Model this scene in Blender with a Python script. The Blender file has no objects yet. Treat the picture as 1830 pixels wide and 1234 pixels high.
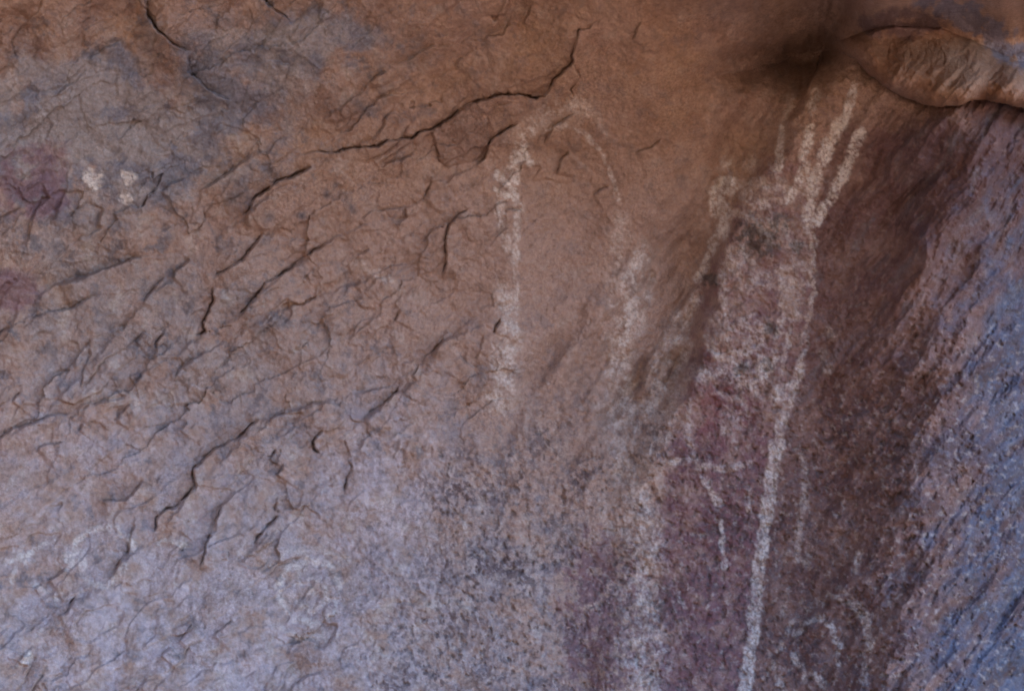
import bpy, math, os
import numpy as np

# ------------------------------------------------------------------ camera, sky, sun, exposure
SC = bpy.context.scene
COL = SC.collection
D = 3.2                      # camera to the wall's mean plane (m)
ZC = 1.9                     # height of the camera and of the middle of the frame
PW, PH = 1830.0, 1234.0      # pixel frame used to lay out the wall
S = 2.4 / PW                 # metres per pixel on the mean plane

cam = bpy.data.cameras.new('camera')
cam.sensor_width = 36.0
cam.lens = 36.0 * D / 2.4
cam.clip_start = 0.05
cam.clip_end = 4000.0
cam_o = bpy.data.objects.new('camera', cam)
COL.objects.link(cam_o)
cam_o.location = (0, -D, ZC)
cam_o.rotation_euler = (math.radians(90), 0, 0)
SC.camera = cam_o

SUN_EL = math.radians(62)
SUN_ROT = math.radians(-30)  # sun stands behind the cliff, to its left
world = bpy.data.worlds.new('World')
SC.world = world
world.use_nodes = True
wn, wl = world.node_tree.nodes, world.node_tree.links
sky = wn.new('ShaderNodeTexSky')
sky.sky_type = 'NISHITA'
sky.sun_disc = False
sky.sun_elevation = SUN_EL
sky.sun_rotation = SUN_ROT
sky.dust_density = 0.3
sky.ozone_density = 2.0
wn['Background'].inputs[1].default_value = 0.15
wl.new(sky.outputs[0], wn['Background'].inputs[0])

sun = bpy.data.lights.new('sun', 'SUN')
sun.energy = 2.0
sun.angle = math.radians(0.53)
sun.color = (1.0, 0.94, 0.86)
sun_o = bpy.data.objects.new('sun', sun)
COL.objects.link(sun_o)
# sun direction (towards the sun): azimuth measured clockwise from +Y
sd = np.array([math.sin(SUN_ROT) * math.cos(SUN_EL), math.cos(SUN_ROT) * math.cos(SUN_EL), math.sin(SUN_EL)])
from mathutils import Vector
sun_o.rotation_euler = Vector(sd).to_track_quat('Z', 'Y').to_euler()
sun_o.location = (0, 0, 20)

SC.view_settings.view_transform = 'Standard'
SC.view_settings.look = 'None'
SC.view_settings.gamma = 1.0
SC.view_settings.use_curve_mapping = False
SC.view_settings.exposure = 2.8
SC.cycles.use_denoising = True
SC.cycles.max_bounces = 6
SC.cycles.diffuse_bounces = 4

# ------------------------------------------------------------------ noise
_rng = np.random.RandomState(7)
_perm = _rng.permutation(4096).astype(np.int32)
_ang = _rng.rand(4096) * 2 * np.pi
_gx, _gy = np.cos(_ang).astype(np.float32), np.sin(_ang).astype(np.float32)

from concurrent.futures import ThreadPoolExecutor
_pool = ThreadPoolExecutor(max(2, os.cpu_count() or 2))

def perlin(x, y, seed=0):
    """gradient noise, about -0.7..0.7 (large arrays are worked on in row strips, in parallel)"""
    if x.ndim == 2 and x.size > 100000:
        cut = np.array_split(np.arange(x.shape[0]), 12)
        return np.concatenate(list(_pool.map(lambda c: _perlin(x[c[0]:c[-1] + 1], y[c[0]:c[-1] + 1], seed), cut)), 0)
    return _perlin(x, y, seed)

def _perlin(x, y, seed):
    x = np.asarray(x, np.float32); y = np.asarray(y, np.float32)
    xi = np.floor(x).astype(np.int32); yi = np.floor(y).astype(np.int32)
    xf = (x - xi).astype(np.float32); yf = (y - yi).astype(np.float32)
    u = xf * xf * xf * (xf * (xf * 6 - 15) + 10)
    v = yf * yf * yf * (yf * (yf * 6 - 15) + 10)
    so = seed * 1013 + 17
    def g(ix, iy, fx, fy):
        h = _perm[(ix + _perm[(iy + so) & 4095]) & 4095]
        return _gx[h] * fx + _gy[h] * fy
    a = g(xi, yi, xf, yf); b = g(xi + 1, yi, xf - 1, yf)
    c = g(xi, yi + 1, xf, yf - 1); d = g(xi + 1, yi + 1, xf - 1, yf - 1)
    return (a + u * (b - a)) + v * ((c + u * (d - c)) - (a + u * (b - a)))

def fbm(x, y, scale, octaves=4, gain=0.5, seed=0):
    f = 1.0 / scale; a = 1.0; t = 0.0; n = 0.0
    for k in range(octaves):
        t = t + a * perlin(x * f + 3.7 * k, y * f - 5.1 * k, seed + k)
        n += a; a *= gain; f *= 2.03
    return t / n * 1.5

def ridged(x, y, scale, octaves=3, gain=0.5, seed=0):
    f = 1.0 / scale; a = 1.0; t = 0.0; n = 0.0
    for k in range(octaves):
        t = t + a * (1 - np.abs(perlin(x * f + 1.7 * k, y * f + 9.1 * k, seed + k)) * 2.2)
        n += a; a *= gain; f *= 2.1
    return t / n

def facets(x, y, size, seed):
    """broken facets: every cell of a jittered grid has its own level and its own tilt"""
    x = x / size; y = y / size
    xi = np.floor(x).astype(np.int32); yi = np.floor(y).astype(np.int32)
    best = np.full(x.shape, 9.0, np.float32); out = np.zeros(x.shape, np.float32)
    so = seed * 977 + 31
    for dy in (-1, 0, 1):
        for dx in (-1, 0, 1):
            cx, cy = xi + dx, yi + dy
            h = _perm[(cx + _perm[(cy + so) & 4095]) & 4095]
            px = x - cx - (h & 63) / np.float32(63); py = y - cy - ((h >> 6) & 63) / np.float32(63)
            d = px * px + py * py
            m = d < best
            best = np.where(m, d, best)
            h2 = _perm[(h + 91) & 4095]
            v = (h2 & 255) / np.float32(127.5) - 1 + (px * _gx[h2] + py * _gy[h2]) * 1.6
            out = np.where(m, v, out)
    return out

def sstep(a, b, x):
    t = np.clip((x - a) / (b - a), 0, 1)
    return t * t * (3 - 2 * t)

def rot(x, y, deg):
    c, s = math.cos(math.radians(deg)), math.sin(math.radians(deg))
    return x * c + y * s, -x * s + y * c

# ------------------------------------------------------------------ the wall's grid (pixel frame u right, v down)
STEP = float(os.environ.get('WALL_STEP', '1.65'))
def axis(lo, hi, near_lo, near_hi, step):
    a = np.arange(near_lo, near_hi + step, step)
    out_hi, out_lo = [], []
    x, d = a[-1], step
    while x < hi:
        d = min(d * 1.09, 60); x += d; out_hi.append(x)
    x, d = a[0], step
    while x > lo:
        d = min(d * 1.09, 60); x -= d; out_lo.append(x)
    return np.array(out_lo[::-1] + list(a) + out_hi)

AU = axis(-2600, 4400, -30, 1860, STEP)
AV = axis(-900, 2950, -30, 1264, STEP)
NU, NV = len(AU), len(AV)
U, V = np.meshgrid(AU, AV)
U = U.astype(np.float32); V = V.astype(np.float32)

def gauss(cx, cy, sx, sy, ang=0):
    x, y = rot(U - cx, V - cy, ang)
    return np.exp(-0.5 * ((x / sx) ** 2 + (y / sy) ** 2))

def window(pts, pad):
    p = np.array(pts, float)
    i0, i1 = np.searchsorted(AU, p[:, 0].min() - pad), np.searchsorted(AU, p[:, 0].max() + pad)
    j0, j1 = np.searchsorted(AV, p[:, 1].min() - pad), np.searchsorted(AV, p[:, 1].max() + pad)
    return slice(j0, j1), slice(i0, i1)

def polydist(x, y, pts):
    """distance to a polyline, parameter 0..1 along it, side (+1 = to the right of the direction of travel, image axes)"""
    p = np.array(pts, np.float32)
    seg = np.hypot(*(p[1:] - p[:-1]).T); cum = np.concatenate([[0], np.cumsum(seg)])
    best = np.full(x.shape, 1e9, np.float32); par = np.zeros(x.shape, np.float32); side = np.ones(x.shape, np.float32)
    for k in range(len(p) - 1):
        ax, ay = p[k]; bx, by = p[k + 1]
        dx, dy = bx - ax, by - ay
        L2 = dx * dx + dy * dy + 1e-9
        t = np.clip(((x - ax) * dx + (y - ay) * dy) / L2, 0, 1)
        d = np.hypot(x - ax - t * dx, y - ay - t * dy)
        m = d < best
        best = np.where(m, d, best)
        par = np.where(m, (cum[k] + t * seg[k]) / cum[-1], par)
        cr = dx * (y - ay) - dy * (x - ax)
        side = np.where(m, np.sign(cr) + (cr == 0), side)
    return best, par, side

# ------------------------------------------------------------------ large form of the rock (depth in px, + = away from the camera)
def smoothline(pts, w, U_=None, V_=None):
    d, t, s = polydist(U if U_ is None else U_, V if V_ is None else V_, pts)
    return np.exp(-0.5 * (d / w) ** 2)

WU = U + 26 * fbm(U, V, 160, 3, seed=40)
WV = V + 26 * fbm(U, V, 160, 3, seed=45)
cw1u = U + 14 * fbm(U, V, 60, 3, seed=41)
cw1v = V + 14 * fbm(U, V, 60, 3, seed=46)
tt = np.clip((617 - WV) / 617, 0, 1.7)
tb = np.clip((WV - 617) / 617, 0, 2.0)
H = -215 * tt ** 2 - 235 * np.where(tb > 1, 1 + 2 * (tb - 1) - (tb - 1) ** 2, tb ** 2)
lf = np.clip((915 - WU) / 915, 0, 2.0)
H += -150 * np.where(lf > 1, 1 + 2 * (lf - 1) - (lf - 1) ** 2, lf ** 2)
# slow swell of the left face
H += 20 * fbm(U, V, 170, 2, seed=6) * sstep(1300, 1000, U)
H += 34 * fbm(U, V, 420, 2, seed=3) * sstep(1300, 1000, U)
# smooth rounded bulge at the top, basin inside the painted arch
H += -75 * gauss(1120, 60, 150, 130) + 46 * gauss(1015, 450, 75, 200, 6) - 16 * gauss(900, 640, 60, 170, 10)
# dark hollow and the channel that runs down from it
WEDGE = [(1470, 96), (1490, 50), (1520, -20), (1560, -120), (1600, -400)]
dW, tW, sW = polydist(WU, WV, WEDGE)
leftside = (sW < 0)                                # line runs upwards: left of it
H += 150 * np.where(leftside, np.exp(-(dW / 185.0) ** 1.9), np.exp(-(dW / 22.0) ** 1.5)) * sstep(190, 90, V)
H += -330 * gauss(1375, -120, 150, 72) - 300 * sstep(1485, 1600, WU) * sstep(62, -50, WV)  # brow above the frame and upper-right mass, added to shade the hollow
# crease under the bulge, running into the hollow
CREASE = [(1090, 222), (1160, 186), (1244, 152), (1350, 118), (1478, 88)]
bxx, byy = rot(U, V, -35); bxx = bxx * 0.5
dC, tC, sC = polydist(cw1u, cw1v, CREASE)
cz = sstep(0.15, 0.8, tC)
H += np.where(sC < 0, -40 * np.exp(-dC / 100.0) * sstep(0, 50, dC), 20 * np.exp(-dC / 45.0)) * cz * sstep(1500, 1460, U)
H += 50 * np.exp(-(dC / 26.0) ** 2) * cz ** 1.5
H += 26 * gauss(1410, 70, 150, 110) * fbm(bxx, byy, 55, 5, 0.55, seed=47)
H += 55 * smoothline([(1420, 120), (1330, 240), (1255, 400), (1190, 560), (1130, 700)], 46, WU, WV)
# painted buttress right of the channel
EDGE = [(1540, -200), (1482, 80), (1400, 190), (1330, 280), (1280, 350), (1245, 500), (1190, 660), (1120, 830), (1080, 1000), (1040, 1260), (980, 2100)]
dE, tE, sE = polydist(WU, WV, EDGE)
sdE = -dE * sE                                   # + on the right of the edge (line runs downwards)
BUT = sstep(-20, 60, sdE) * sstep(60, 160, V) * (1 - 0.75 * sstep(600, 1050, V))
H += -70 * BUT
# beyond the white line the rock comes forward, then turns away to the open side
ax_, ay_ = rot(U + 18 * fbm(U, V, 120, 2, seed=130), V, -53)     # ax_ along the streaks
stk = fbm(ax_ * 0.25, ay_, 120, 4, 0.55, seed=131)
rx = WU + 0.08 * (WV - 617) + 60 * stk
H += -0.7 * np.clip(rx - 1470, 0, 200) * sstep(60, 260, V)
ro = np.clip(rx - 1605 - 110 * sstep(620, 200, V), 0, 700)
H += np.where(ro < 300, 2.1 * ro ** 2 / 600, 2.1 * (ro - 150))
# rounded lobe with the undercut below it
NOSE = [(1440, 60), (1479, 85), (1503, 95), (1530, 109), (1550, 129), (1571, 146), (1594, 163), (1625, 177), (1652, 187),
        (1686, 191), (1714, 189), (1734, 180), (1761, 177), (1788, 184), (1830, 194), (1900, 215), (2100, 270), (2500, 330)]
nu = U + 3 * fbm(U, V, 40, 2, seed=60); nv = V + 3 * fbm(U, V, 40, 2, seed=62)
dN, tN, sN = polydist(nu, nv, NOSE)
sdN = np.where(nu > 1430, -dN * sN, -dN)         # + above the line
lobe_w = sstep(1470, 1570, U)
TOPL = [(1440, 66), (1480, 82), (1540, 58), (1600, 46), (1680, 50), (1740, 74), (1790, 98), (1900, 140), (2300, 200)]
dT, tT, sT = polydist(nu, nv, TOPL)
q = np.clip(sdN / (sdN + dT + 1e-3), 0, 1)
inside = (sdN > 0) & (sT > 0)
prof = np.where(inside, (4 * q * (1 - q)) ** 0.6 * (1 - 0.35 * q), 0)
H += np.where(inside, -95 * prof * lobe_w, 0)
H += np.where((sdN > 0) & (sT <= 0), (8 * np.exp(-dT / 26.0) - 60 * sstep(20, 110, dT)), 0) * lobe_w
H += -25 * lobe_w * (sdN > 0)
H += 16 * np.exp(-np.clip(-sdN, 0, None) / 9.0) * (sdN <= 0) * lobe_w
H += (sdN > 0) * lobe_w * (4 * fbm(U, V, 60, 5, 0.6, seed=63) + 0.8 * facets(U + 20 * fbm(U, V, 50, 3, seed=64), V + 20 * fbm(U, V, 50, 3, seed=65), 42, 9))
# notch between the two lobes
H += 40 * gauss(1768, 150, 16, 45, 15) * (sdN > 0)

# ------------------------------------------------------------------ regions used for roughness
right = sstep(-10, 70, sdE) * sstep(70, 170, V)                       # painted buttress
lower = sstep(640, 940, V + 0.25 * (U - 900) + 200 * fbm(U, V, 150, 4, seed=70)) * sstep(520, 860, U + 200 * fbm(U, V, 150, 4, seed=75))    # pitted lower middle
smoothtop = gauss(1160, 150, 150, 130)
flaky = (1 - right) * (1 - lower) * (1 - 0.85 * np.clip(smoothtop * 1.4, 0, 1)) * (1 - 0.7 * gauss(1010, 500, 70, 230))
flaky = np.clip(flaky, 0, 1) * sstep(1120, 960, U)

# ------------------------------------------------------------------ fissures and flake edges: (points, gap width, gap depth, lip height, proud side)
CR = [
 ([(262,-40),(262,0),(265,31),(282,54),(303,75),(340,92)], 4.0, 16, 7, 1),
 ([(340,92),(336,126),(357,146),(381,163),(418,180)], 2.5, 9, 6, 1),
 ([(455,-30),(473,0),(490,17),(520,36)], 4.0, 16, 7, 1),
 ([(51,34),(22,71),(27,95),(36,112)], 3.0, 9, 5, 1),
 ([(150,109),(180,90),(215,70)], 2.0, 5, 3, 1),
 ([(361,337),(391,316),(420,298),(452,272)], 3.0, 10, 7, 1),
 ([(285,345),(300,330),(330,318)], 2.0, 5, 6, 1),
 ([(439,412),(441,378),(452,357),(476,340),(497,323),(520,316),(541,306),(558,296)], 4.6, 26, 9, 1),
 ([(520,288),(537,276),(571,270),(600,272),(634,262),(675,262),(692,250),(736,247),(750,235),(774,230),(801,214),(821,197),(842,184),(882,172),(906,167),(923,167),(954,174),(974,172),(984,153),(991,141),(1015,119),(1025,112),(1022,102),(1029,78),(1036,54),(1053,51),(1076,31)], 4.2, 26, 7, 1),
 ([(1025,116),(1036,136),(1022,160),(1025,174)], 3.0, 14, 4, 1),
 ([(770,235),(777,259),(784,289)], 3.0, 10, 4, -1),
 ([(845,296),(865,282),(872,265),(882,245),(906,231),(927,221)], 3.6, 15, 7, 1),
 ([(969,255),(981,238),(988,225),(1008,214),(1025,204)], 3.6, 16, 6, 1),
 ([(995,313),(1000,289),(1017,269)], 3.4, 14, 5, 1),
 ([(882,366),(910,357)], 3.0, 12, 4, 1), ([(903,373),(933,376)], 3.0, 10, 4, 1),
 ([(787,495),(796,471),(796,430),(801,410),(804,401),(818,384),(840,372)], 3.2, 16, 6, 1),
 ([(753,357),(767,340),(770,316)], 3.0, 10, 5, 1),
 ([(702,400),(724,388),(726,371)], 2.6, 9, 4, 1), ([(640,395),(660,378),(690,374),(726,371)], 2.2, 6, 4, 1),
 ([(658,150),(671,136),(688,124)], 3.4, 14, 4, 1), ([(811,119),(825,102)], 2.6, 9, 4, 1),
 ([(865,68),(899,61),(910,37)], 2.8, 9, 4, 1), ([(933,44),(950,7)], 3.0, 10, 4, 1),
 ([(1127,71),(1148,37)], 2.5, 8, 3, 1), ([(1134,272),(1160,262),(1185,248)], 3.0, 8, 4, 1), ([(1059,347),(1087,330)], 2.6, 9, 4, 1),
 ([(102,505),(136,495),(170,485),(197,475),(238,461),(258,458)], 3.0, 9, 10, 1),
 ([(51,570),(75,560),(122,550),(167,529)], 2.6, 9, 6, 1), ([(-20,605),(0,594),(20,583)], 3.4, 12, 6, 1),
 ([(252,543),(269,522),(293,492)], 3.0, 12, 6, 1), ([(303,495),(330,471),(337,461)], 3.0, 12, 5, 1),
 ([(381,495),(412,476),(429,466),(446,447),(469,417)], 3.8, 17, 7, 1),
 ([(347,599),(366,594),(361,577),(367,563),(381,536),(381,512)], 3.6, 20, 6, 1),
 ([(415,570),(439,549),(456,529),(473,505),(510,485),(544,458),(575,441),(592,424)], 3.8, 19, 7, 1),
 ([(277,645),(277,611),(293,594)], 3.4, 15, 4, 1), ([(238,611),(259,590)], 2.6, 9, 4, 1),
 ([(310,672),(327,652),(350,638)], 3.2, 13, 5, 1), ([(231,672),(252,662)], 3.0, 10, 4, 1), ([(333,699),(344,682)], 2.6, 9, 3, 1),
 ([(20,720),(34,699)], 3.0, 10, 4, 1), ([(-20,795),(0,781),(20,764),(61,754),(88,742),(126,737)], 3.2, 12, 7, 1),
 ([(141,771),(150,757)], 3.4, 12, 3, 1), ([(65,805),(78,794),(116,788)], 2.8, 9, 6, 1),
 ([(473,757),(493,740),(531,732),(558,720),(585,713)], 3.2, 13, 6, 1),
 ([(345,885),(350,865),(344,845),(347,834),(367,815),(384,801),(422,784),(449,757),(470,745)], 3.8, 19, 8, 1),
 ([(276,950),(279,926),(296,909),(316,902),(333,885),(350,868)], 5.2, 28, 8, 1),
 ([(572,811),(558,798),(558,788),(566,776),(578,767)], 4.2, 24, 7, 1), ([(480,822),(493,803)], 3.0, 12, 4, 1),
 ([(177,894),(225,890),(238,879),(255,855)], 3.0, 10, 9, 1),
 ([(194,1032),(211,1008),(228,984),(235,950),(238,931)], 3.2, 14, 5, 1),
 ([(354,1018),(366,991),(366,974),(383,933),(395,899)], 3.2, 15, 5, 1),
 ([(453,977),(459,960),(480,935),(500,919)], 3.2, 15, 4, 1), ([(492,913),(497,885)], 2.6, 9, 3, 1), ([(493,848),(507,828)], 3.0, 12, 4, 1),
 ([(102,1100),(119,1093),(133,1066)], 3.8, 16, 6, 1), ([(85,1037),(119,1015)], 3.0, 10, 6, 1),
 ([(316,1147),(344,1113)], 2.8, 9, 5, 1), ([(379,1137),(395,1120),(415,1108)], 2.8, 9, 4, 1), ([(51,1190),(57,1171)], 3.0, 9, 5, -1),
 ([(286,1171),(303,1154)], 2.4, 8, 4, 1), ([(250,1234),(262,1208)], 2.6, 8, 3, 1), ([(411,985),(411,1002)], 2.4, 9, 3, 1),
 ([(753,658),(760,635),(777,624),(797,604)], 3.8, 20, 5, 1),
 ([(646,754),(661,733),(685,720),(709,699),(716,682)], 3.6, 18, 5, 1),
 ([(716,648),(741,641)], 2.8, 10, 3, 1), ([(736,672),(750,648)], 3.0, 12, 3, 1), ([(722,705),(734,682)], 2.6, 10, 3, 1),
 ([(848,641),(865,597)], 3.2, 15, 3, 1), ([(882,594),(893,570)], 3.4, 16, 3, 1), ([(882,546),(877,522)], 2.8, 10, 3, 1),
 ([(705,573),(716,553)], 3.0, 14, 3, 1), ([(634,515),(644,500)], 2.6, 9, 3, 1), ([(634,458),(661,444)], 2.8, 10, 3, 1),
 ([(624,818),(615,784)], 2.8, 10, 3, 1), ([(614,879),(629,834),(620,821)], 3.0, 16, 3, 1),
 ([(821,631),(835,647),(852,656)], 5.0, 8, 3, 1),
 ([(539,620),(550,607)], 2.4, 8, 3, 1), ([(475,578),(490,560)], 2.4, 8, 3, 1), ([(205,755),(215,735),(232,722)], 2.6, 8, 5, 1),
 ([(320,770),(333,752)], 2.6, 8, 4, 1), ([(549,605),(552,618)], 2.4, 8, 3, 1), ([(60,1050),(75,1040)], 2.6, 7, 4, 1),
]
cw_u = U + 6.0 * fbm(U, V, 30, 4, 0.62, seed=80)
cw_v = V + 6.0 * fbm(U, V, 30, 4, 0.62, seed=84)
brk = fbm(U, V, 30, 2, seed=88)
GAP = np.zeros_like(U)
for pts, w, dep, lip, side in CR:
    js, is_ = window(pts, 90)
    x, y = cw_u[js, is_], cw_v[js, is_]
    d, t, sg = polydist(x, y, pts)
    taper = sstep(-0.02, 0.16, t) * sstep(1.02, 0.86, t)
    br = np.clip(0.72 + 1.9 * brk[js, is_], 0.0, 1.2)
    wt = 0.42 * w * (0.3 + 0.7 * np.sin(np.pi * np.clip(t, 0.02, 0.98)) ** 0.7) * (0.35 + 0.65 * br)
    g = np.exp(-(d / np.maximum(wt, 1.05)) ** 2) * taper * np.clip(br, 0.0 if lip < 6 else 0.2, 1)
    H[js, is_] += (0.75 if dep > 14 else 0.38) * dep * g
    proud = sg * side > 0
    H[js, is_] += np.where(proud, -2.2 * lip * np.exp(-d / 34.0) * sstep(0, 3.5, d), 0.7 * lip * np.exp(-d / 18.0)) * taper
    GAP[js, is_] = np.maximum(GAP[js, is_], g)
LEDGES = [[(-30,640),(30,560),(100,506),(258,459),(340,455),(440,385),(558,298),(640,262)],
          [(60,760),(150,660),(250,545),(330,472),(400,440),(469,417)],
          [(200,720),(277,648),(415,572),(510,486),(592,425),(726,372),(845,296),(927,222)],
          [(-20,795),(60,754),(126,738),(240,700),(350,640),(480,560),(640,505),(796,430)],
          [(120,1090),(194,1034),(276,950),(350,868),(470,746),(585,714),(716,682),(797,604),(893,570)],
          [(90,180),(180,95),(262,40),(330,-20)], [(340,400),(361,338),(452,273),(537,276)], [(440,100),(520,40),(600,-20)], [(560,230),(640,160),(690,124),(780,80),(860,70),(950,10)],
          [(640,760),(753,660),(797,606)], [(300,1010),(366,975),(395,900),(470,840)], [(420,1010),(453,978),(500,920),(580,860)]]
for pts in LEDGES:
    js, is_ = window(pts, 120)
    x = cw_u[js, is_] + 12 * brk[js, is_]; y = cw_v[js, is_] + 9 * fbm(U[js, is_], V[js, is_], 55, 3, seed=86)
    d, t, sg = polydist(x, y, pts)
    a = 9 * sstep(0, .12, t) * sstep(1, .88, t) * np.clip(0.7 + 1.4 * fbm(U[js, is_], V[js, is_], 80, 2, seed=97), 0.1, 1.3)
    H[js, is_] += np.where(sg > 0, -a * np.exp(-d / 55.0) * sstep(0, 5, d), 0.4 * a * np.exp(-d / 25.0))

PLATES = [[(770,236),(800,215),(842,186),(862,205),(880,244),(870,268),(845,292),(800,300),(784,288),(776,260)],
          [(441,376),(476,341),(520,317),(556,298),(610,300),(640,330),(600,372),(540,400),(470,416)],
          [(104,507),(170,487),(238,463),(258,460),(268,490),(250,520),(167,531),(124,548)],
          [(848,186),(884,174),(950,178),(972,180),(926,220),(884,242),(866,206)],
          [(381,497),(430,468),(470,420),(560,430),(575,440),(510,484),(458,527),(384,512)],
          [(350,868),(346,836),(384,803),(450,760),(530,770),(480,840),(420,880)]]
def inpoly(x, y, poly):
    c = np.zeros(x.shape, bool); n = len(poly)
    for k in range(n):
        x0, y0 = poly[k]; x1, y1 = poly[(k + 1) % n]
        if y0 == y1: continue
        c ^= ((y0 > y) != (y1 > y)) & (x < (x1 - x0) * (y - y0) / (y1 - y0) + x0)
    return c
PLATE_ID = np.full(U.shape, -1)
for k, poly in enumerate(PLATES):
    js, is_ = window(poly, 25)
    x, y = cw_u[js, is_], cw_v[js, is_]
    ins = inpoly(x, y, poly)
    d, t, sg = polydist(x, y, poly + [poly[0]])
    H[js, is_] += np.where(ins, -4.5 * sstep(0, 5, d), 0)
    PLATE_ID[js, is_] = np.where(ins, k, PLATE_ID[js, is_])

# many small unnamed flake edges, all running up to the right like the fissures
fx, fy = rot(U + 26 * fbm(U, V, 90, 4, seed=20), V + 26 * fbm(U, V, 90, 4, seed=24), -40)
def flakes(scale, stretch, levels, seed, amp, gap, gw):
    """thin layers broken along edges: a saw-tooth of steps, gaps opening here and there along them"""
    global H, GAP
    lay = fbm(fx * stretch, fy, scale, 4, 0.55, seed=seed) * levels
    fr = lay - np.floor(lay)
    gate = sstep(0.1, 0.5, fbm(U, V, scale * 0.9, 2, seed=seed + 9))
    gy, gx = np.gradient(lay, AV, AU)
    dd = np.minimum(fr, 1 - fr) / (np.hypot(gx, gy) + 1e-4)          # px to the edge
    H += -amp * flaky * (0.35 + 0.65 * gate) * (sstep(0.0, 0.14, fr) - fr)
    g = np.exp(-(dd / gw) ** 2) * gate * flaky
    H += gap * g
    GAP = np.maximum(GAP, 0.7 * g)
flakes(170, 0.35, 4, 28, 13, 2, 1.5)
flakes(70, 0.40, 2.0, 50, 4, 0, 1.5)
calm = 0.85 - 0.5 * sstep(760, 1000, V) * sstep(800, 600, U)
patchy = calm * np.clip(0.85 + 1.6 * fbm(U, V, 210, 3, seed=90), 0.2, 1.6)
wx, wy = rot(U + 30 * fbm(U, V, 70, 4, 0.6, seed=92), V + 30 * fbm(U, V, 70, 4, 0.6, seed=96), -40)
H += 6.0 * flaky * patchy * facets(wx * 0.45, wy, 75, 3)
H += 1.5 * np.clip(flaky + 0.35 * lower, 0, 1) * patchy * facets(wx * 0.55, wy, 30, 5)

# ------------------------------------------------------------------ grain
H += (10.0 * flaky * calm * patchy ** 0.5 + 6.0) * fbm(U, V, 70, 5, 0.52, seed=100)
H += 2.6 * fbm(U, V, 9, 2, 0.7, seed=110)
# pitted lower middle
pit = fbm(U, V * 0.9, 13, 3, 0.6, seed=120)
PITS = sstep(0.12, 0.5, pit + 0.25 * fbm(U, V, 60, 2, seed=123)) * np.clip(lower + 0.55 * right * sstep(300, 700, V), 0, 1)
H += 5.0 * PITS
H += 8.0 * lower * fbm(U, V, 24, 3, 0.6, seed=126)
# striations of the right side run steeply down to the left
far_r = sstep(1440, 1640, rx)
H += right * (14 + 52 * far_r) * fbm(ax_ * 0.24, ay_, 78, 5, 0.5, seed=134)
H += right * (4.5 + 3 * far_r) * fbm(ax_ * 0.6, ay_, 26, 4, 0.62, seed=140)
fz = np.clip(gauss(1185, 600, 75, 200, 20) + 0.5 * gauss(1000, 680, 80, 140) + 0.5 * gauss(1330, 230, 70, 110), 0, 1)
bx_, by_ = rot(U + 14 * fbm(U, V, 80, 3, seed=150), V, -58)
H += 60 * fz * fbm(bx_ * 0.33, by_, 58, 3, 0.42, seed=154) + 4 * fz * fbm(U, V, 14, 3, 0.65, seed=158)
H += 12 * right * sstep(900, 600, V) * sstep(1560, 1480, U) * fbm(U, V, 26, 4, 0.65, seed=160)
# furrows down the middle
for pts, w, a in [([(1056,530),(1008,600),(974,648),(930,720)], 20, 10), ([(940,705),(906,781),(880,840)], 15, 9),
                  ([(1260,470),(1215,540),(1180,590)], 9, 12), ([(1200,560),(1150,640),(1120,730)], 10, 12),
                  ([(1230,610),(1190,690),(1165,740)], 8, 9), ([(1090,560),(1040,640)], 8, 6),
                  ([(1170,480),(1130,540)], 8, 7), ([(1310,390),(1260,480),(1235,530)], 8, 10),
                  ([(1300,300),(1285,340)], 7, 8), ([(1440,130),(1425,190),(1395,220)], 7, 10)]:
    js, is_ = window(pts, 6 * w)
    d, t, sg = polydist(cw_u[js, is_], cw_v[js, is_], pts)
    H[js, is_] += (1.3 * a * np.exp(-(d / w) ** 2) - 0.7 * a * np.exp(-((d - 1.9 * w) / w) ** 2) * (sg < 0)) * sstep(0, .2, t) * sstep(1, .8, t)

# ------------------------------------------------------------------ pigment strokes (points, half width px, strength)
PAINT = {}
STROKE_ID = {}
grain = fbm(U, V, 20, 5, 0.72, seed=200)
blot = fbm(U, V, 34, 3, 0.6, seed=206)
pw_u = U + 7 * fbm(U, V, 22, 3, seed=210)
pw_v = V + 7 * fbm(U, V, 22, 3, seed=214)

def stroke_field(strokes):
    out = np.zeros_like(U); who = np.full(U.shape, -1)
    for n_, st in enumerate(strokes):
        pts, hw, a = st[:3]
        soft = st[3] if len(st) > 3 else 0.5
        if len(pts) == 1:
            pts = [pts[0], (pts[0][0] + 0.5, pts[0][1] + 0.5)]
        js, is_ = window(pts, hw * 3 + 20)
        d, t, sg = polydist(pw_u[js, is_], pw_v[js, is_], pts)
        even = len(st) > 4
        w = hw * (1.03 + 0.4 * blot[js, is_] + 0.25 * grain[js, is_]) if even else 0.8 * hw * (1 + 0.6 * blot[js, is_])
        m = 0.9 * a * sstep(1 + soft, 1 - soft, d / w)
        m = m * (np.clip(0.85 + 0.6 * grain[js, is_], 0, 1) if even else 1) * np.clip((0.92 if even else 0.66) + (0.8 if even else 1.7) * grain[js, is_] + (0.5 if even else 0.8) * blot[js, is_], 0, 1.15)
        who[js, is_] = np.where(m > out[js, is_], n_, who[js, is_])
        out[js, is_] = np.maximum(out[js, is_], m)
    return np.clip(out, 0, 1), who

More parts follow.
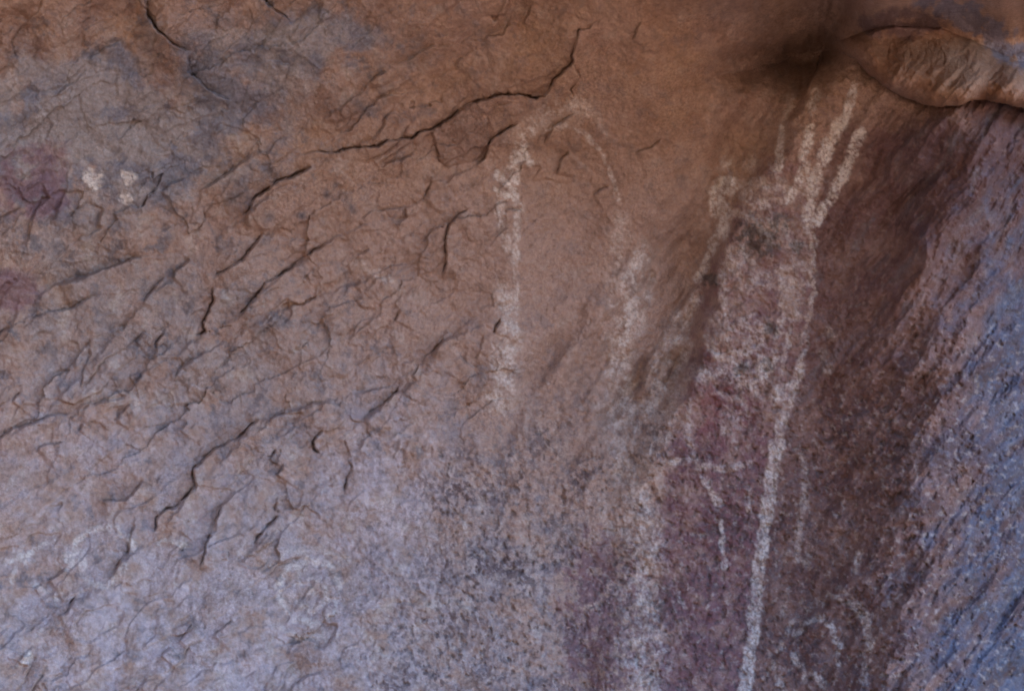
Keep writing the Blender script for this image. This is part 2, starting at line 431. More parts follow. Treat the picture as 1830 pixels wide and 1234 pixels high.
STROKES = {
 'arch': [
  ([(1040,188),(990,192),(955,215),(935,240)], 22, .34, .95), ([(945,235),(925,270),(912,300)], 15, .7), ([(930,262),(945,290)], 9, .7), ([(890,310),(905,330)], 8, .75),
  ([(884,336),(905,352)], 6, .7), ([(920,300),(916,340),(926,372)], 11, .62), ([(895,368),(900,420),(905,440)], 13, .45), ([(926,372),(922,430),(922,520),(926,570)], 7, .5),
  ([(905,540),(912,600),(904,660),(895,715)], 24, .52, .8), ([(885,620),(880,660)], 9, .35), ([(925,560),(915,620)], 9, .45),
  ([(975,232),(1010,222),(1045,238),(1070,265),(1085,295),(1098,330),(1105,360)], 5, .42, .7), ([(1030,200),(1060,205),(1080,240)], 11, .24, .9),
 ],
 'arch_leg': [
  ([(1148,458),(1130,500),(1122,560)], 19, .5, .95), ([(1122,560),(1112,620),(1110,680),(1118,730)], 26, .5, .95), ([(1110,400),(1100,470),(1095,560)], 16, .22, .95),
  ([(1100,640),(1098,760),(1110,840)], 20, .3, .95), ([(1128,540),(1140,570)], 14, .45, .9), ([(1185,700),(1150,740),(1125,770)], 26, .36, .95),
  ([(1243,530),(1195,640),(1172,705)], 11, .34, .9), ([(1212,560),(1155,680)], 9, .28, .9), ([(1165,495),(1138,600)], 10, .32, .9), ([(1232,620),(1182,725)], 10, .34, .9),
 ],
 'hand': [
  ([(1398,232),(1396,270),(1392,300)], 10.8, .5), ([(1412,170),(1402,215)], 9.6, .22), ([(1458,165),(1452,200)], 10.8, .3), ([(1447,228),(1442,262),(1437,285)], 10.8, .72), ([(1437,300),(1425,335),(1415,355)], 13.2, .55),
  ([(1527,150),(1518,190),(1500,225)], 9.6, .55), ([(1500,222),(1482,260),(1466,298)], 14.4, .74), ([(1466,300),(1452,330),(1446,365),(1450,400)], 14.4, .62),
  ([(1537,238),(1522,275),(1506,312)], 12, .8), ([(1506,312),(1490,345),(1470,378),(1458,398)], 12, .72),
  ([(1395,330),(1380,300)], 14.4, .3, .8), ([(1350,330),(1400,345),(1440,350)], 21.6, .35, .9), ([(1340,290),(1350,330)], 14.4, .2, .8),
 ],
 'blob': [
  ([(1300,325),(1282,348),(1280,372)], 16, .75), ([(1285,350),(1300,385),(1290,415)], 14, .55), ([(1300,340),(1335,350),(1360,365)], 16, .42, .8), ([(1300,290),(1305,320)], 10, .35, .8),
  ([(1296,392),(1270,450),(1246,500)], 9, .6, .5), ([(1300,370),(1345,385)], 16, .3, .9),
 ],
 'line': [
  ([(1448,395),(1452,440),(1450,500),(1452,530)], 9, .62, .5), ([(1453,400),(1455,460),(1455,530)], 3, .7, .5), ([(1452,530),(1443,570),(1438,620),(1425,670)], 9, .6, .5), ([(1425,670),(1408,715),(1398,750),(1390,790)], 10, .58, .45, 1),
  ([(1390,790),(1380,840),(1374,890),(1366,930)], 12, .66, .3, 1), ([(1366,930),(1357,1000),(1352,1060)], 10.5, .64, .3, 1), ([(1352,1060),(1346,1120),(1338,1180),(1328,1250)], 10.5, .66, .3, 1),
  ([(1415,465),(1440,480)], 14, .4, .8), ([(1385,690),(1400,700)], 15, .45, .8),
 ],
 'motif': [
  ([(1198,826),(1230,822),(1262,832),(1300,836),(1340,828)], 8, .5), ([(1252,842),(1268,868),(1283,905)], 9, .55), ([(1286,930),(1291,975),(1294,1015)], 6, .6),
  ([(1212,1058),(1224,1088)], 5, .45), ([(1272,1062),(1266,1090)], 4, .4), ([(1322,850),(1342,880)], 8, .25), ([(1338,890),(1345,930)], 8, .3), ([(1215,700),(1190,740)], 10, .3, .8), ([(1340,640),(1350,690)], 9, .3),
 ],
 'border': [
  ([(1112,720),(1132,820),(1145,950),(1150,1100),(1147,1260)], 44, .38, .99), ([(1150,1060),(1152,1130),(1147,1250)], 13, .42, .8), ([(1200,700),(1165,800),(1150,880)], 26, .36, .98),
  ([(1130,1000),(1125,1080)], 26, .3, .95), ([(1160,1165),(1195,1162)], 5, .4), ([(1100,860),(1085,960)], 34, .22, .98),
 ],
 'panel_wash': [
  ([(1360,390),(1425,430)], 30, .3, .98), ([(1310,470),(1340,500),(1370,505)], 26, .34, .98), ([(1290,575),(1330,590),(1350,610)], 32, .3, .98), ([(1400,480),(1430,520),(1425,560)], 20, .36, .98),
  ([(1240,670),(1300,665),(1360,690)], 18, .4, .9), ([(1360,640),(1365,680),(1385,705)], 17, .55, .9), ([(1300,745),(1350,750)], 18, .26, .98),
  ([(1305,450),(1290,500),(1296,560)], 8, .45, .7), ([(1380,460),(1402,520),(1392,600),(1380,660)], 9, .42, .7), ([(1262,600),(1282,640),(1335,648)], 8, .42, .7),
  ([(1300,605),(1312,575),(1340,566),(1362,585),(1360,620),(1335,635),(1308,628),(1300,605)], 7, .42, .7), ([(1412,590),(1398,660)], 8, .4, .7), ([(1250,520),(1228,590),(1205,680)], 10, .36, .8),
  ([(1325,440),(1345,470)], 8, .4, .7), ([(1275,700),(1330,720),(1345,780)], 7, .3, .8), ([(1235,720),(1228,780),(1240,815)], 8, .3, .8), ([(1290,760),(1320,800)], 7, .28, .8),
 ],
 'rings': [
  ([(1418,1135),(1438,1112),(1462,1103),(1485,1118),(1496,1150),(1500,1185)], 7, .42), ([(1390,1160),(1410,1120),(1445,1085),(1480,1065),(1515,1075)], 7, .3), ([(1520,1070),(1545,1100),(1555,1150),(1545,1215)], 9, .36),
  ([(1535,985),(1530,1020)], 7, .36), ([(1500,1050),(1545,1095)], 7, .25), ([(1420,1170),(1440,1215)], 8, .3), ([(1385,1190),(1400,1234)], 9, .3), ([(1450,1200),(1475,1225)], 8, .28),
 ],
 'faint_marks': [
  ([(1432,815),(1440,850)], 8, .3), ([(1440,860),(1432,920),(1425,980)], 9, .34), ([(1405,985),(1430,1000)], 8, .3), ([(1450,960),(1440,1010)], 7, .28), ([(1480,585),(1488,600)], 8, .5, .8), ([(1470,630),(1480,660)], 10, .3), ([(1405,1060),(1400,1100)], 7, .2),
 ],
 'loops': [
  ([(128,1010),(135,970),(165,943),(200,940),(228,958),(240,985)], 7, .32), ([(10,1005),(50,990),(95,965)], 6, .4), ([(145,985),(150,1020),(160,1045),(195,1045),(225,1010)], 8, .25), ([(20,1040),(28,1010),(60,1000)], 5, .25), ([(118,990),(120,1015)], 5, .3), ([(60,1045),(85,1055)], 8, .25),
  ([(283,972),(305,962),(330,975)], 6, .3), ([(100,1060),(105,1080)], 6, .35), ([(30,1195),(50,1170)], 8, .3),
 ],
 'spiral': [
  ([(500,1040),(515,1015),(550,1000),(590,1010),(608,1045),(600,1090),(565,1112),(525,1105),(500,1075),(500,1040)], 7, .3, .8), ([(530,1045),(555,1030),(580,1045),(582,1075),(555,1090),(532,1075)], 6, .28, .8), ([(480,1010),(520,985),(575,980),(620,1000)], 7, .2, .8), ([(555,1058),(560,1062)], 6, .25, .8),
  ([(480,1110),(540,1140),(600,1135)], 7, .22, .8),
 ],
 'spots_a': [([(158,314),(176,318),(170,330)], 13, .9, .5), ([(168,340),(180,342)], 8, .35, .5)],
 'spots_b': [([(224,312),(233,317)], 12, .95, .5)],
 'spots_c': [([(219,353),(229,357)], 10.5, .95, .5)],
 'dash': [([(640,470),(672,488),(716,522)], 9, .26, .9), ([(690,485),(712,520)], 5, .3, .8)],
}
fine = fbm(U, V, 6, 2, 0.7, seed=220)
for k, st in STROKES.items():
    fld, STROKE_ID[k] = stroke_field(st)
    fld = fld * np.clip(0.95 + 1.3 * fine, 0.1, 1.2)
    PAINT[k] = np.clip(fld * {'arch_leg': 1.7, 'border': 1.25, 'panel_wash': 1.25, 'blob': 1.6, 'arch': 1.25, 'rings': 1.6, 'hand': 1.6, 'loops': 2.0, 'spiral': 1.9, 'spots_a': 1.4, 'spots_b': 1.5, 'spots_c': 1.5, 'dash': 1.3}.get(k, 1.0), 0, 0.9)
WHITE = np.zeros_like(U); OWNER = np.full(U.shape, -1)
for n_, k in enumerate(PAINT):
    OWNER = np.where(PAINT[k] > WHITE, n_, OWNER)
    WHITE = np.maximum(WHITE, PAINT[k])
# pigment lies a little proud of the rock
H += -0.5 * WHITE

# ------------------------------------------------------------------ pixel frame to space
YD = H * S
K = (D + YD) / D
PX = (U - PW / 2) * S * K
PY = YD
PZ = ZC + (PH / 2 - V) * S * K

# ------------------------------------------------------------------ colour of the rock, with shade and skylight painted in at places
def lin(r, g, b):
    f = lambda c: ((c / 255 + 0.055) / 1.055) ** 2.4 if c > 10 else c / 255 / 12.92
    return np.array([f(r), f(g), f(b)])

def mix(c, col, m):
    return c + (np.asarray(col) - c) * m[..., None]

tan, ochre, rust = lin(166, 138, 124), lin(168, 133, 104), lin(142, 105, 84)
grey, mauve, maroon = lin(154, 140, 136), lin(112, 106, 110), lin(124, 82, 92)
pale, dark, white = lin(188, 176, 166), lin(96, 74, 62), lin(222, 212, 204)
n1 = fbm(U, V, 180, 4, 0.55, seed=300)
n2 = fbm(U, V, 70, 4, 0.6, seed=305)
n3 = fbm(U, V, 28, 4, 0.6, seed=310)
n4 = fbm(U, V, 12, 3, 0.6, seed=315)
C = np.empty(U.shape + (3,)); C[:] = tan
C = mix(C, ochre, np.clip(0.35 + 1.2 * n1, 0, 1) * sstep(500, 100, V) * 0.8)
C = mix(C, rust, np.clip(0.3 + 1.1 * n2, 0, 1) * 0.75 * np.clip(gauss(1000, 60, 330, 130) + gauss(1230, 260, 120, 160), 0, 1))
# grey weathered patina, upper left and lower left, ragged
gz = np.clip(1.0 * gauss(200, 200, 260, 110) + 0.7 * gauss(520, 60, 180, 90) + 0.6 * gauss(60, 480, 150, 130) + 0.55 * gauss(300, 560, 220, 120)
             + 0.75 * gauss(260, 1100, 420, 220) + 0.8 * gauss(700, 1060, 260, 180) + 0.4 * gauss(500, 700, 300, 120), 0, 1)
gm = sstep(0.1, 0.9, gz * (0.8 + 0.9 * n2 + 0.7 * n3))
C = mix(C, grey, 0.85 * gm)
mm = sstep(0.05, 0.4, n2 * 0.8 + n3 * 0.7 - 0.06) * np.clip(gz + 0.35, 0, 1) * (1 - right)
m5 = fbm(U, V, 46, 5, 0.66, seed=330)
C = mix(C, mauve, 0.45 * mm)
C = mix(C, mauve, 0.75 * sstep(0.1, 0.38, m5) * np.clip(0.35 + gz, 0, 1) * (1 - right))
C = mix(C, pale, 0.5 * sstep(0.12, 0.42, -m5) * np.clip(0.3 + 0.7 * gz, 0, 1) * (1 - right))
lw = np.clip(gauss(330, 1150, 420, 170) + 0.8 * gauss(680, 860, 90, 120) + 0.5 * gauss(150, 800, 200, 100), 0, 1)
C = mix(C, lin(206, 190, 194), 0.52 * lw * sstep(-0.5, 0.5, 0.7 * n3 + 0.9 * n2 + 0.3 * n4))
brn = sstep(0.02, 0.32, fbm(U, V, 120, 5, 0.6, seed=350)) * sstep(420, 250, V) * sstep(900, 500, U)
C = mix(C, lin(132, 98, 80), 0.6 * brn)
C = mix(C, lin(112, 84, 72), 0.38 * sstep(0, 1, (PLATE_ID == 0) * 1.0))
for cx, cy, r in [(583,347,9),(572,86,10),(545,100,22),(628,372,9),(600,330,8),(540,385,8),(420,345,26),(480,390,12),(160,220,30),(640,190,14)]:
    C = mix(C, lin(84, 80, 86), 0.75 * np.exp(-((np.hypot(cw_u - cx, cw_v - cy) / r) ** 2)) * np.clip(0.7 + n3, 0, 1))
tl = np.clip(gauss(190, 230, 230, 130) + 0.6 * gauss(560, 80, 120, 60), 0, 1)
C = mix(C, lin(118, 121, 134), 0.75 * sstep(0.3, 0.55, tl * (0.75 + 1.1 * fbm(U, V, 110, 6, 0.62, seed=360))))
C = mix(C, lin(170, 158, 152), 0.6 * sstep(0.32, 0.6, tl * (0.6 + 1.3 * fbm(U, V, 95, 6, 0.62, seed=368))))
# red pigment stains
rm = np.clip(gauss(60, 320, 55, 60) + 0.9 * gauss(25, 520, 45, 40) + 0.35 * gauss(350, 900, 90, 60) + 0.3 * gauss(600, 760, 90, 60), 0, 1)
C = mix(C, maroon, 0.55 * sstep(0.25, 0.65, rm * (0.8 + 1.0 * n2 + 0.8 * n3)))
od, ot, os_ = polydist(cw_u, cw_v, [(-20, 468), (40, 475), (85, 500), (118, 540)])
C = mix(C, ochre, 0.45 * np.exp(-(od / 14) ** 2) * np.clip(0.7 + 1.2 * n3, 0, 1))
# painted panel and the dark coat right of it
stf = fbm(ax_ * 0.22, ay_, 40, 4, 0.6, seed=322)
LINEP = [(1560, 60), (1528, 160), (1490, 250), (1452, 400), (1452, 530), (1425, 670), (1390, 790), (1366, 930), (1352, 1060), (1328, 1250), (1250, 1900)]
dL, tL, sL = polydist(pw_u, pw_v, LINEP)
sdL = -dL * sL
coat = sstep(-4, 6, sdL) * sstep(160, 300, V + 0.3 * (U - 1560) + 60 * n2) * (sdN < 0)
lefte = np.interp(V, [200, 350, 520, 700, 850, 1000, 1250], [1440, 1330, 1250, 1215, 1185, 1170, 1172]).astype(np.float32)
pan = sstep(-16, 22, pw_u - lefte + 26 * n2 + 20 * n3) * sstep(6, -4, sdL) * sstep(200, 330, V)
C = mix(C, lin(112, 78, 84), 0.92 * pan * np.clip(0.45 + 0.45 * sstep(450, 950, V) + 0.7 * n2 + 0.8 * n3, 0, 1))
C = mix(C, lin(110, 80, 77), 0.94 * coat * np.clip(0.85 + 0.5 * n2, 0, 1))
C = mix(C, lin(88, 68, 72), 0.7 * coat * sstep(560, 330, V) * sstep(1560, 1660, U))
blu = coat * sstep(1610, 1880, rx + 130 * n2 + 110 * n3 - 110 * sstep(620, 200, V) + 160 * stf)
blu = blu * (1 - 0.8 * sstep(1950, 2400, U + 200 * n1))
C = mix(C, lin(84, 92, 112), 0.92 * blu)  # blue skylight on the turned right side, put into the rock colour
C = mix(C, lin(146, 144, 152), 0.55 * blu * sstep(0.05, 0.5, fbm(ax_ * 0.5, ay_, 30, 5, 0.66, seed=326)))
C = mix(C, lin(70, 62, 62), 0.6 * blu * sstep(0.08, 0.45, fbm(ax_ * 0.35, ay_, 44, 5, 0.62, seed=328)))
st = fbm(ax_ * 0.3, ay_, 30, 4, 0.6, seed=320)
C = mix(C, lin(92, 62, 52), 0.65 * coat * sstep(0.02, 0.4, st))
C = mix(C, lin(124, 98, 96), 0.35 * coat * sstep(0.05, 0.45, -stf) * (1 - blu))
C = mix(C, mauve, 0.5 * coat * sstep(0.1, 0.5, -st))
rz_ = np.clip(gauss(1090, 1140, 75, 120) + 0.7 * gauss(1075, 1010, 40, 40), 0, 1)
C = mix(C, lin(112, 78, 84), 0.75 * sstep(0.25, 0.6, rz_ * (0.7 + 1.4 * n3 + 0.7 * n4)))
C = mix(C, lin(130, 78, 76), 0.45 * sstep(0.25, 0.65, gauss(1295, 735, 48, 40) * (0.85 + 1.2 * n3)))
# brown lobe
lobe = inside * lobe_w
C = mix(C, lin(132, 96, 74), 0.85 * lobe * np.clip(0.8 + n2, 0, 1))
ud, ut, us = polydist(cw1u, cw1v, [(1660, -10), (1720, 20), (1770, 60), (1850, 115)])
C = mix(C, lin(112, 112, 128), 0.8 * sstep(0.3, 0.7, np.exp(-(ud / 34) ** 2) * (0.8 + 1.2 * n3 + n2)))  # blue light on the sky-facing rock above the lobe, painted in
C = mix(C, lin(84, 68, 76), 0.7 * sstep(0.3, 0.7, gauss(1610, 42, 75, 22) * (0.9 + n3)))  # shade in the recess above the lobe, painted into the colour
C = mix(C, dark, 0.35 * gauss(1420, 70, 110, 70))  # extra shade of the hollow painted into the rock colour
# pores and fissures are darker, raised specks are pale
gran = fbm(U, V, 12, 3, 0.62, seed=340)
C = mix(C, lin(96, 80, 82), 0.8 * sstep(-0.02, 0.25, gran + 0.5 * n2) * np.clip(lower, 0, 1) * np.clip(0.6 + 1.3 * n1 + 0.8 * n2, 0.1, 1))
C = mix(C, lin(96, 84, 82), 0.45 * PITS)
C = mix(C, pale, 0.35 * sstep(0.1, 0.5, n4) * (0.3 + 0.7 * lower))
C = mix(C, dark, 0.35 * sstep(0.15, 0.5, -n4) * (0.5 + 0.5 * right))
C = mix(C, dark, 0.35 * np.clip(GAP, 0, 1))
C = C * (1 + 0.16 * n3 + 0.10 * n4)[..., None]
for cx, cy, r in [(1352,425,42),(1395,400,20),(1375,590,18),(1372,650,14),(1270,500,18),(1325,660,16),(1425,440,14)]:
    C = mix(C, lin(70, 66, 62), 0.7 * sstep(0.25, 0.7, np.exp(-((np.hypot(pw_u - cx, pw_v - cy) / r) ** 2)) * (0.9 + 1.6 * n3 + n4)))
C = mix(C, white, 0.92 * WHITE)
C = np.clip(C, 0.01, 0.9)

# ------------------------------------------------------------------ materials
def rock_material(name, attr=True, colour=(0.3, 0.2, 0.14), bump=1.0):
    m = bpy.data.materials.new(name); m.use_nodes = True
    N, L = m.node_tree.nodes, m.node_tree.links
    b = N['Principled BSDF']; b.inputs['Roughness'].default_value = 0.92
    b.inputs['Specular IOR Level'].default_value = 0.18
    co = N.new('ShaderNodeTexCoord')
    na = N.new('ShaderNodeTexNoise'); na.inputs['Scale'].default_value = 170; na.inputs['Detail'].default_value = 5; na.inputs['Roughness'].default_value = 0.65
    L.new(co.outputs['Object'], na.inputs['Vector'])
    ra = N.new('ShaderNodeValToRGB')
    ra.color_ramp.elements[0].position = 0.28; ra.color_ramp.elements[0].color = (0.70, 0.68, 0.67, 1)
    ra.color_ramp.elements[1].position = 0.72; ra.color_ramp.elements[1].color = (1.26, 1.24, 1.22, 1)
    # grain size and strength change from patch to patch
    nc = N.new('ShaderNodeTexNoise'); nc.inputs['Scale'].default_value = 62; nc.inputs['Detail'].default_value = 6; nc.inputs['Roughness'].default_value = 0.7
    np_ = N.new('ShaderNodeTexNoise'); np_.inputs['Scale'].default_value = 7; np_.inputs['Detail'].default_value = 4
    L.new(co.outputs['Object'], nc.inputs['Vector']); L.new(co.outputs['Object'], np_.inputs['Vector'])
    rp = N.new('ShaderNodeValToRGB'); rp.color_ramp.elements[0].position = 0.38; rp.color_ramp.elements[1].position = 0.62
    L.new(np_.outputs['Fac'], rp.inputs['Fac'])
    mg = N.new('ShaderNodeMix'); mg.data_type = 'FLOAT'
    L.new(rp.outputs['Color'], mg.inputs[0]); L.new(na.outputs['Fac'], mg.inputs[2]); L.new(nc.outputs['Fac'], mg.inputs[3])
    L.new(mg.outputs[0], ra.inputs['Fac'])
    mx = N.new('ShaderNodeMix'); mx.data_type = 'RGBA'; mx.blend_type = 'MULTIPLY'; mx.inputs['Factor'].default_value = 1.0
    if attr:
        at = N.new('ShaderNodeAttribute'); at.attribute_name = 'rock_colour'
        L.new(at.outputs['Color'], mx.inputs[6])
    else:
        nb = N.new('ShaderNodeTexNoise'); nb.inputs['Scale'].default_value = 1.3; nb.inputs['Detail'].default_value = 8
        L.new(co.outputs['Object'], nb.inputs['Vector'])
        rb = N.new('ShaderNodeValToRGB')
        rb.color_ramp.elements[0].position = 0.35; rb.color_ramp.elements[0].color = (colour[0] * .8, colour[1] * .78, colour[2] * .75, 1)
        rb.color_ramp.elements[1].position = 0.68; rb.color_ramp.elements[1].color = (colour[0] * 1.2, colour[1] * 1.2, colour[2] * 1.22, 1)
        L.new(nb.outputs['Fac'], rb.inputs['Fac'])
        L.new(rb.outputs['Color'], mx.inputs[6])
    L.new(ra.outputs['Color'], mx.inputs[7])
    L.new(mx.outputs[2], b.inputs['Base Color'])
    nf = N.new('ShaderNodeTexNoise'); nf.inputs['Scale'].default_value = 260; nf.inputs['Detail'].default_value = 4; nf.inputs['Roughness'].default_value = 0.7
    L.new(co.outputs['Object'], nf.inputs['Vector'])
    bp = N.new('ShaderNodeBump'); bp.inputs['Strength'].default_value = bump; bp.inputs['Distance'].default_value = 0.003
    L.new(nf.outputs['Fac'], bp.inputs['Height'])
    L.new(bp.outputs['Normal'], b.inputs['Normal'])
    return m

M_ROCK = rock_material('weathered_sandstone')
M_PLAIN = rock_material('plain_sandstone', False, (0.34, 0.22, 0.14))
M_BLOCKER = rock_material('blocker_scrub', False, (0.13, 0.105, 0.06))
M_GROUND = rock_material('red_earth', False, (0.32, 0.205, 0.14))

# ------------------------------------------------------------------ mesh from a mask of grid cells
VERTS = np.stack([PX, PY, PZ], -1).reshape(-1, 3)
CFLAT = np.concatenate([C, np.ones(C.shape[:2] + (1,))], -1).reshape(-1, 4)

def patch(name, cellmask, lift=0.0, parent=None, mat=None):
    j, i = np.nonzero(cellmask)
    a = j * NU + i
    quads = np.stack([a, a + NU, a + NU + 1, a + 1], -1)      # faces look at the camera (-Y)
    ids, inv = np.unique(quads, return_inverse=True)
    inv = inv.reshape(quads.shape)
    me = bpy.data.meshes.new(name)
    me.vertices.add(len(ids)); me.loops.add(quads.size); me.polygons.add(len(quads))
    co = VERTS[ids].copy()
    co[:, 1] -= lift
    me.vertices.foreach_set('co', co.astype(np.float32).ravel())
    me.loops.foreach_set('vertex_index', inv.astype(np.int32).ravel())
    me.polygons.foreach_set('loop_start', np.arange(0, quads.size, 4, dtype=np.int32))
    me.polygons.foreach_set('use_smooth', np.ones(len(quads), dtype=bool))
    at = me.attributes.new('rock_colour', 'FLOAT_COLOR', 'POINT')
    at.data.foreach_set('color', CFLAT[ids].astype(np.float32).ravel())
    me.update()
    me.materials.append(mat or M_ROCK)
    o = bpy.data.objects.new(name, me); COL.objects.link(o)
    if parent: o.parent = parent
    return o

def cells(field):
    return 0.25 * (field[:-1, :-1] + field[1:, :-1] + field[:-1, 1:] + field[1:, 1:])

# ------------------------------------------------------------------ the wall and its pieces
wall = bpy.data.objects.new('rock_wall', None); COL.objects.link(wall)
wall['kind'] = 'structure'; wall['label'] = 'brown sandstone shelter wall with fissures and faded paint'
cE, cN, cU, cV = cells(sdE), cells(sdN), cells(U), cells(V)
lobe_c = (cN > 0) & (cU > 1490) & (cN < 130 + 20 * cells(n2))
but_c = ~lobe_c & (cE > 0) & (cV > 100)
bulge_c = ~lobe_c & ~but_c & (cells(smoothtop) > 0.45 + 0.1 * cells(n2))
plate_c = PLATE_ID[:-1, :-1]
face_c = ~(lobe_c | but_c | bulge_c) & (plate_c < 0)
for k in range(len(PLATES)):
    patch('rock_plate', plate_c == k, parent=wall)
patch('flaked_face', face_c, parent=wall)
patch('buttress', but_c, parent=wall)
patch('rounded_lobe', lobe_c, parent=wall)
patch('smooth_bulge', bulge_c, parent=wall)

# ------------------------------------------------------------------ overhang above (keeps the sun and the high sky off the wall)
def overhang():
    prof = [(-0.45, 2.75), (-0.75, 2.95), (-1.05, 3.08), (-1.35, 3.2), (-1.6, 3.4), (-1.72, 3.62), (-1.6, 3.95), (-1.2, 4.2), (-0.5, 4.35), (0.5, 4.5), (2.0, 4.55), (2.0, 0.0)]
    P = np.array(prof); seg = np.hypot(*(P[1:] - P[:-1]).T); cum = np.concatenate([[0], np.cumsum(seg)])
    tt_ = np.linspace(0, cum[-1], 110)
    py = np.interp(tt_, cum, P[:, 0]); pz = np.interp(tt_, cum, P[:, 1])
    xs = np.linspace(-7, 1.6, 160)
    X, T = np.meshgrid(xs, tt_)
    Y = np.interp(T, tt_, py); Z = np.interp(T, tt_, pz)
    n = fbm(X * 100, T * 100, 90, 4, seed=400); m = fbm(X * 100 + 50, T * 100, 60, 4, seed=410)
    Y = Y + 0.16 * n; Z = np.where(Z > 0.3, Z + 0.12 * m, Z)
    co = np.stack([X, Y, Z], -1).reshape(-1, 3)
    nx, nt = len(xs), len(tt_)
    j, i = np.meshgrid(np.arange(nt - 1), np.arange(nx - 1), indexing='ij')
    a = (j * nx + i).ravel()
    q = np.stack([a, a + 1, a + nx + 1, a + nx], -1)
    me = bpy.data.meshes.new('rock_overhang')
    me.from_pydata(co.tolist(), [], q.tolist()); me.update()
    me.polygons.foreach_set('use_smooth', np.ones(len(q), dtype=bool))
    me.materials.append(M_PLAIN)
    o = bpy.data.objects.new('rock_overhang', me); COL.objects.link(o)
    o['kind'] = 'structure'; o['label'] = 'rock roof jutting out above the painted wall'
overhang()

# unseen rock spur added on the left to block the sky from that side
def side_blocker():
    th = np.linspace(-0.15 * np.pi, 1.15 * np.pi, 120); zz = np.linspace(0, 1, 70)
    T, Q = np.meshgrid(th, zz)
    n = fbm(T * 160, Q * 300, 110, 4, seed=450)
    r = 1.0 + 0.16 * n
    X = -4.9 + 2.35 * r * np.sin(T) * (1 - 0.15 * Q)
    Y = -2.0 - 3.6 * r * np.cos(T) * (1 - 0.15 * Q)
    Z = -0.05 + 4.4 * Q + 0.2 * fbm(T * 160, Q * 300, 60, 3, seed=460) * Q
    co = np.stack([X, Y, Z], -1).reshape(-1, 3).tolist()
    nx = len(th)
    j, i = np.meshgrid(np.arange(len(zz) - 1), np.arange(nx - 1), indexing='ij')
    a = (j * nx + i).ravel()
    q = np.stack([a, a + 1, a + nx + 1, a + nx], -1).tolist()
    top = len(co); co.append((-4.9, -2.0, 4.7)); k0 = (len(zz) - 1) * nx
    q += [(k0 + k, k0 + k + 1, top) for k in range(nx - 1)]
    me = bpy.data.meshes.new('left_sky_blocker')
    me.from_pydata(co, [], q); me.update()
    me.polygons.foreach_set('use_smooth', np.ones(len(me.polygons), dtype=bool))
    me.materials.append(M_PLAIN)
    o = bpy.data.objects.new('left_sky_blocker', me); COL.objects.link(o)
    o['kind'] = 'structure'; o['label'] = 'unseen rock spur added to block the sky on the left'
side_blocker()

# ground
me = bpy.data.meshes.new('ground')
R_ = [0, 1.5, 3, 5, 8, 12, 20, 40, 100, 300, 900, 2500]
gv, gf = [], []
for k, r in enumerate(R_):
    for a in range(48):
        th = a / 48 * 2 * math.pi
        gv.append((r * math.cos(th), r * math.sin(th), 0.06 * float(perlin(np.array([r * math.cos(th) * .9]), np.array([r * math.sin(th) * .9]), 5)[0]) if r < 30 else 0.0))
for k in range(len(R_) - 1):
    for a in range(48):
        b_ = (a + 1) % 48
        if k == 0:
            gf.append((a * 0, 48 + a, 48 + b_))
        else:
            gf.append((k * 48 + a, (k + 1) * 48 + a, (k + 1) * 48 + b_, k * 48 + b_))
me.from_pydata(gv, [], gf); me.update(); me.materials.append(M_GROUND)
g = bpy.data.objects.new('ground', me); COL.objects.link(g)
g['kind'] = 'structure'; g['label'] = 'bare red earth in front of the shelter'

# unseen far slope, added in front to block the low sky
hx = np.linspace(-160, 160, 90); hz = np.linspace(0, 1, 24)
HX, HT = np.meshgrid(hx, hz)
HY = -38 - 30 * HT - 0.004 * HX ** 2 * 0.3 + 3 * fbm(HX * 10, HT * 300, 120, 3, seed=420)
HZ = -0.3 + HT * (15 + 5 * fbm(HX * 10, HX * 0, 300, 3, seed=430) + 26 * sstep(45, -15, HX)) + 0.6 * fbm(HX * 10, HT * 300, 50, 3, seed=440) * (HT > 0)
nx = len(hx)
jj, ii = np.meshgrid(np.arange(len(hz) - 1), np.arange(nx - 1), indexing='ij')
aa = (jj * nx + ii).ravel()
me = bpy.data.meshes.new('low_sky_blocker')
me.from_pydata(np.stack([HX, HY, HZ], -1).reshape(-1, 3).tolist(), [], np.stack([aa + 1, aa, aa + nx, aa + nx + 1], -1).tolist())
me.update(); me.materials.append(M_BLOCKER)
ho = bpy.data.objects.new('low_sky_blocker', me); COL.objects.link(ho)
ho['kind'] = 'structure'; ho['label'] = 'unseen scrubby slope added to block the low sky'

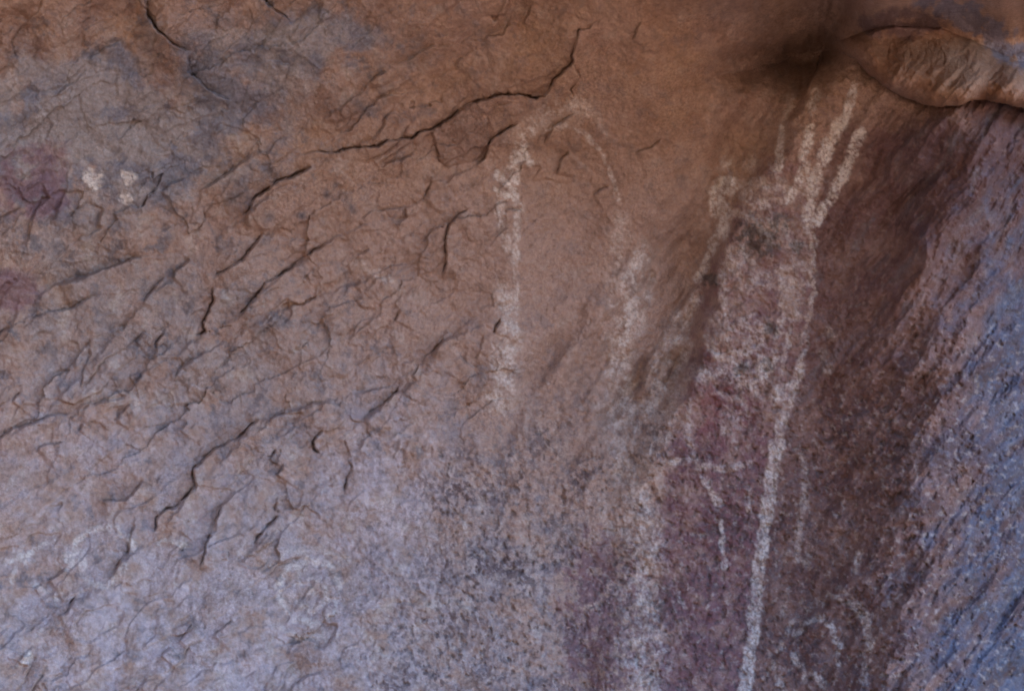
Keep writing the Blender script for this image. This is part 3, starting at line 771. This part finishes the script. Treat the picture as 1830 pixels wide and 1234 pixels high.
# ------------------------------------------------------------------ paintings: thin skins of pigment lying on the rock
ART = {
 'arch': ('painted_arch', 'broken white painted arch curving over the brown middle of the wall'),
 'arch_leg': ('painted_stripe', 'smudged whitish stripe running down below the right end of the arch'),
 'hand': ('painted_fingers', 'white painted finger strokes fanning out under the rounded rock lobe'),
 'blob': ('painted_blob', 'pale painted blob at the left edge of the striped panel'),
 'line': ('painted_line', 'long white painted line running down from the finger strokes'),
 'motif': ('painted_motif', 'bent white strokes on maroon ground beside the long line'),
 'border': ('painted_border', 'pale mottled painted border left of the maroon panel'),
 'panel_wash': ('painted_wash', 'patchy grey white wash between the blob and the long line'),
 'rings': ('painted_rings', 'faint white nested arches low down right of the long line'),
 'faint_marks': ('painted_dashes', 'faint pale dashes on dark rock just right of the long line'),
 'loops': ('painted_loops', 'faint pale loops and curved line at the lower left'),
 'spiral': ('painted_spiral', 'faint pale concentric rings on the lilac lower rock'),
 'spots_a': ('paint_spot', 'large cream paint spot, leftmost of three pale spots on grey rock'),
 'spots_b': ('paint_spot', 'upper of the two small pale spots right of the cream one'),
 'spots_c': ('paint_spot', 'lower of the two small pale spots right of the cream one'),
 'dash': ('painted_dash', 'single faint slanting pale dash on tan rock left of the arch'),
}
PARTS = {
 'hand': [('finger_stroke', (0, 1)), ('finger_stroke', (2, 3, 4)), ('finger_stroke', (5, 6, 7)), ('finger_stroke', (8, 9)), ('palm_wash', (10,)), ('palm_wash', (11, 12))],
 'motif': [('bar', (0,)), ('bent_stroke', (1, 2)), ('fleck', (3,)), ('fleck', (4,)), ('stroke', (5, 6)), ('stroke', (7,)), ('stroke', (8,))],
 'rings': [('inner_arch', (0,)), ('outer_arch', (1, 2, 4)), ('stroke', (3,)), ('stroke', (5,)), ('stroke', (6,)), ('stroke', (7,))],
 'faint_marks': [('stroke', (0, 1, 3)), ('stroke', (2,)), ('fleck', (4,)), ('stroke', (5,)), ('stroke', (6,))],
 'loops': [('loop', (0, 2)), ('curved_stroke', (1,)), ('stroke', (3,)), ('stroke', (4,)), ('stroke', (5,)), ('small_arc', (6,)), ('stroke', (7,)), ('stroke', (8,))],
 'spiral': [('outer_ring', (0,)), ('inner_ring', (1,)), ('arc', (2,)), ('centre_dot', (3,)), ('arc', (4,))],
}
KEYS = list(PAINT)
own_c = OWNER[:-1, :-1]
for k, (nm, lab) in ART.items():
    mk = (cells(PAINT[k]) > 0.12) & (own_c == KEYS.index(k))
    if k in PARTS:
        jj, ii = np.nonzero(mk)
        o = bpy.data.objects.new(nm, None); COL.objects.link(o)
        base = VERTS[jj * NU + ii]
        o.location = (float(base[:, 0].mean()), float(base[:, 1].mean()), float(base[:, 2].min()))
        bpy.context.view_layer.update()
        for pn, idx in PARTS[k]:
            pm = mk & np.isin(STROKE_ID[k][:-1, :-1], idx)
            if pm.sum() < 12: continue
            p = patch(pn, pm, lift=0.0009, parent=o)
            p.matrix_parent_inverse = o.matrix_world.inverted()
    else:
        o = patch(nm, mk, lift=0.0009)
    o['label'] = lab; o['category'] = 'rock painting'
    if nm == 'paint_spot': o['group'] = 'pale paint spots'
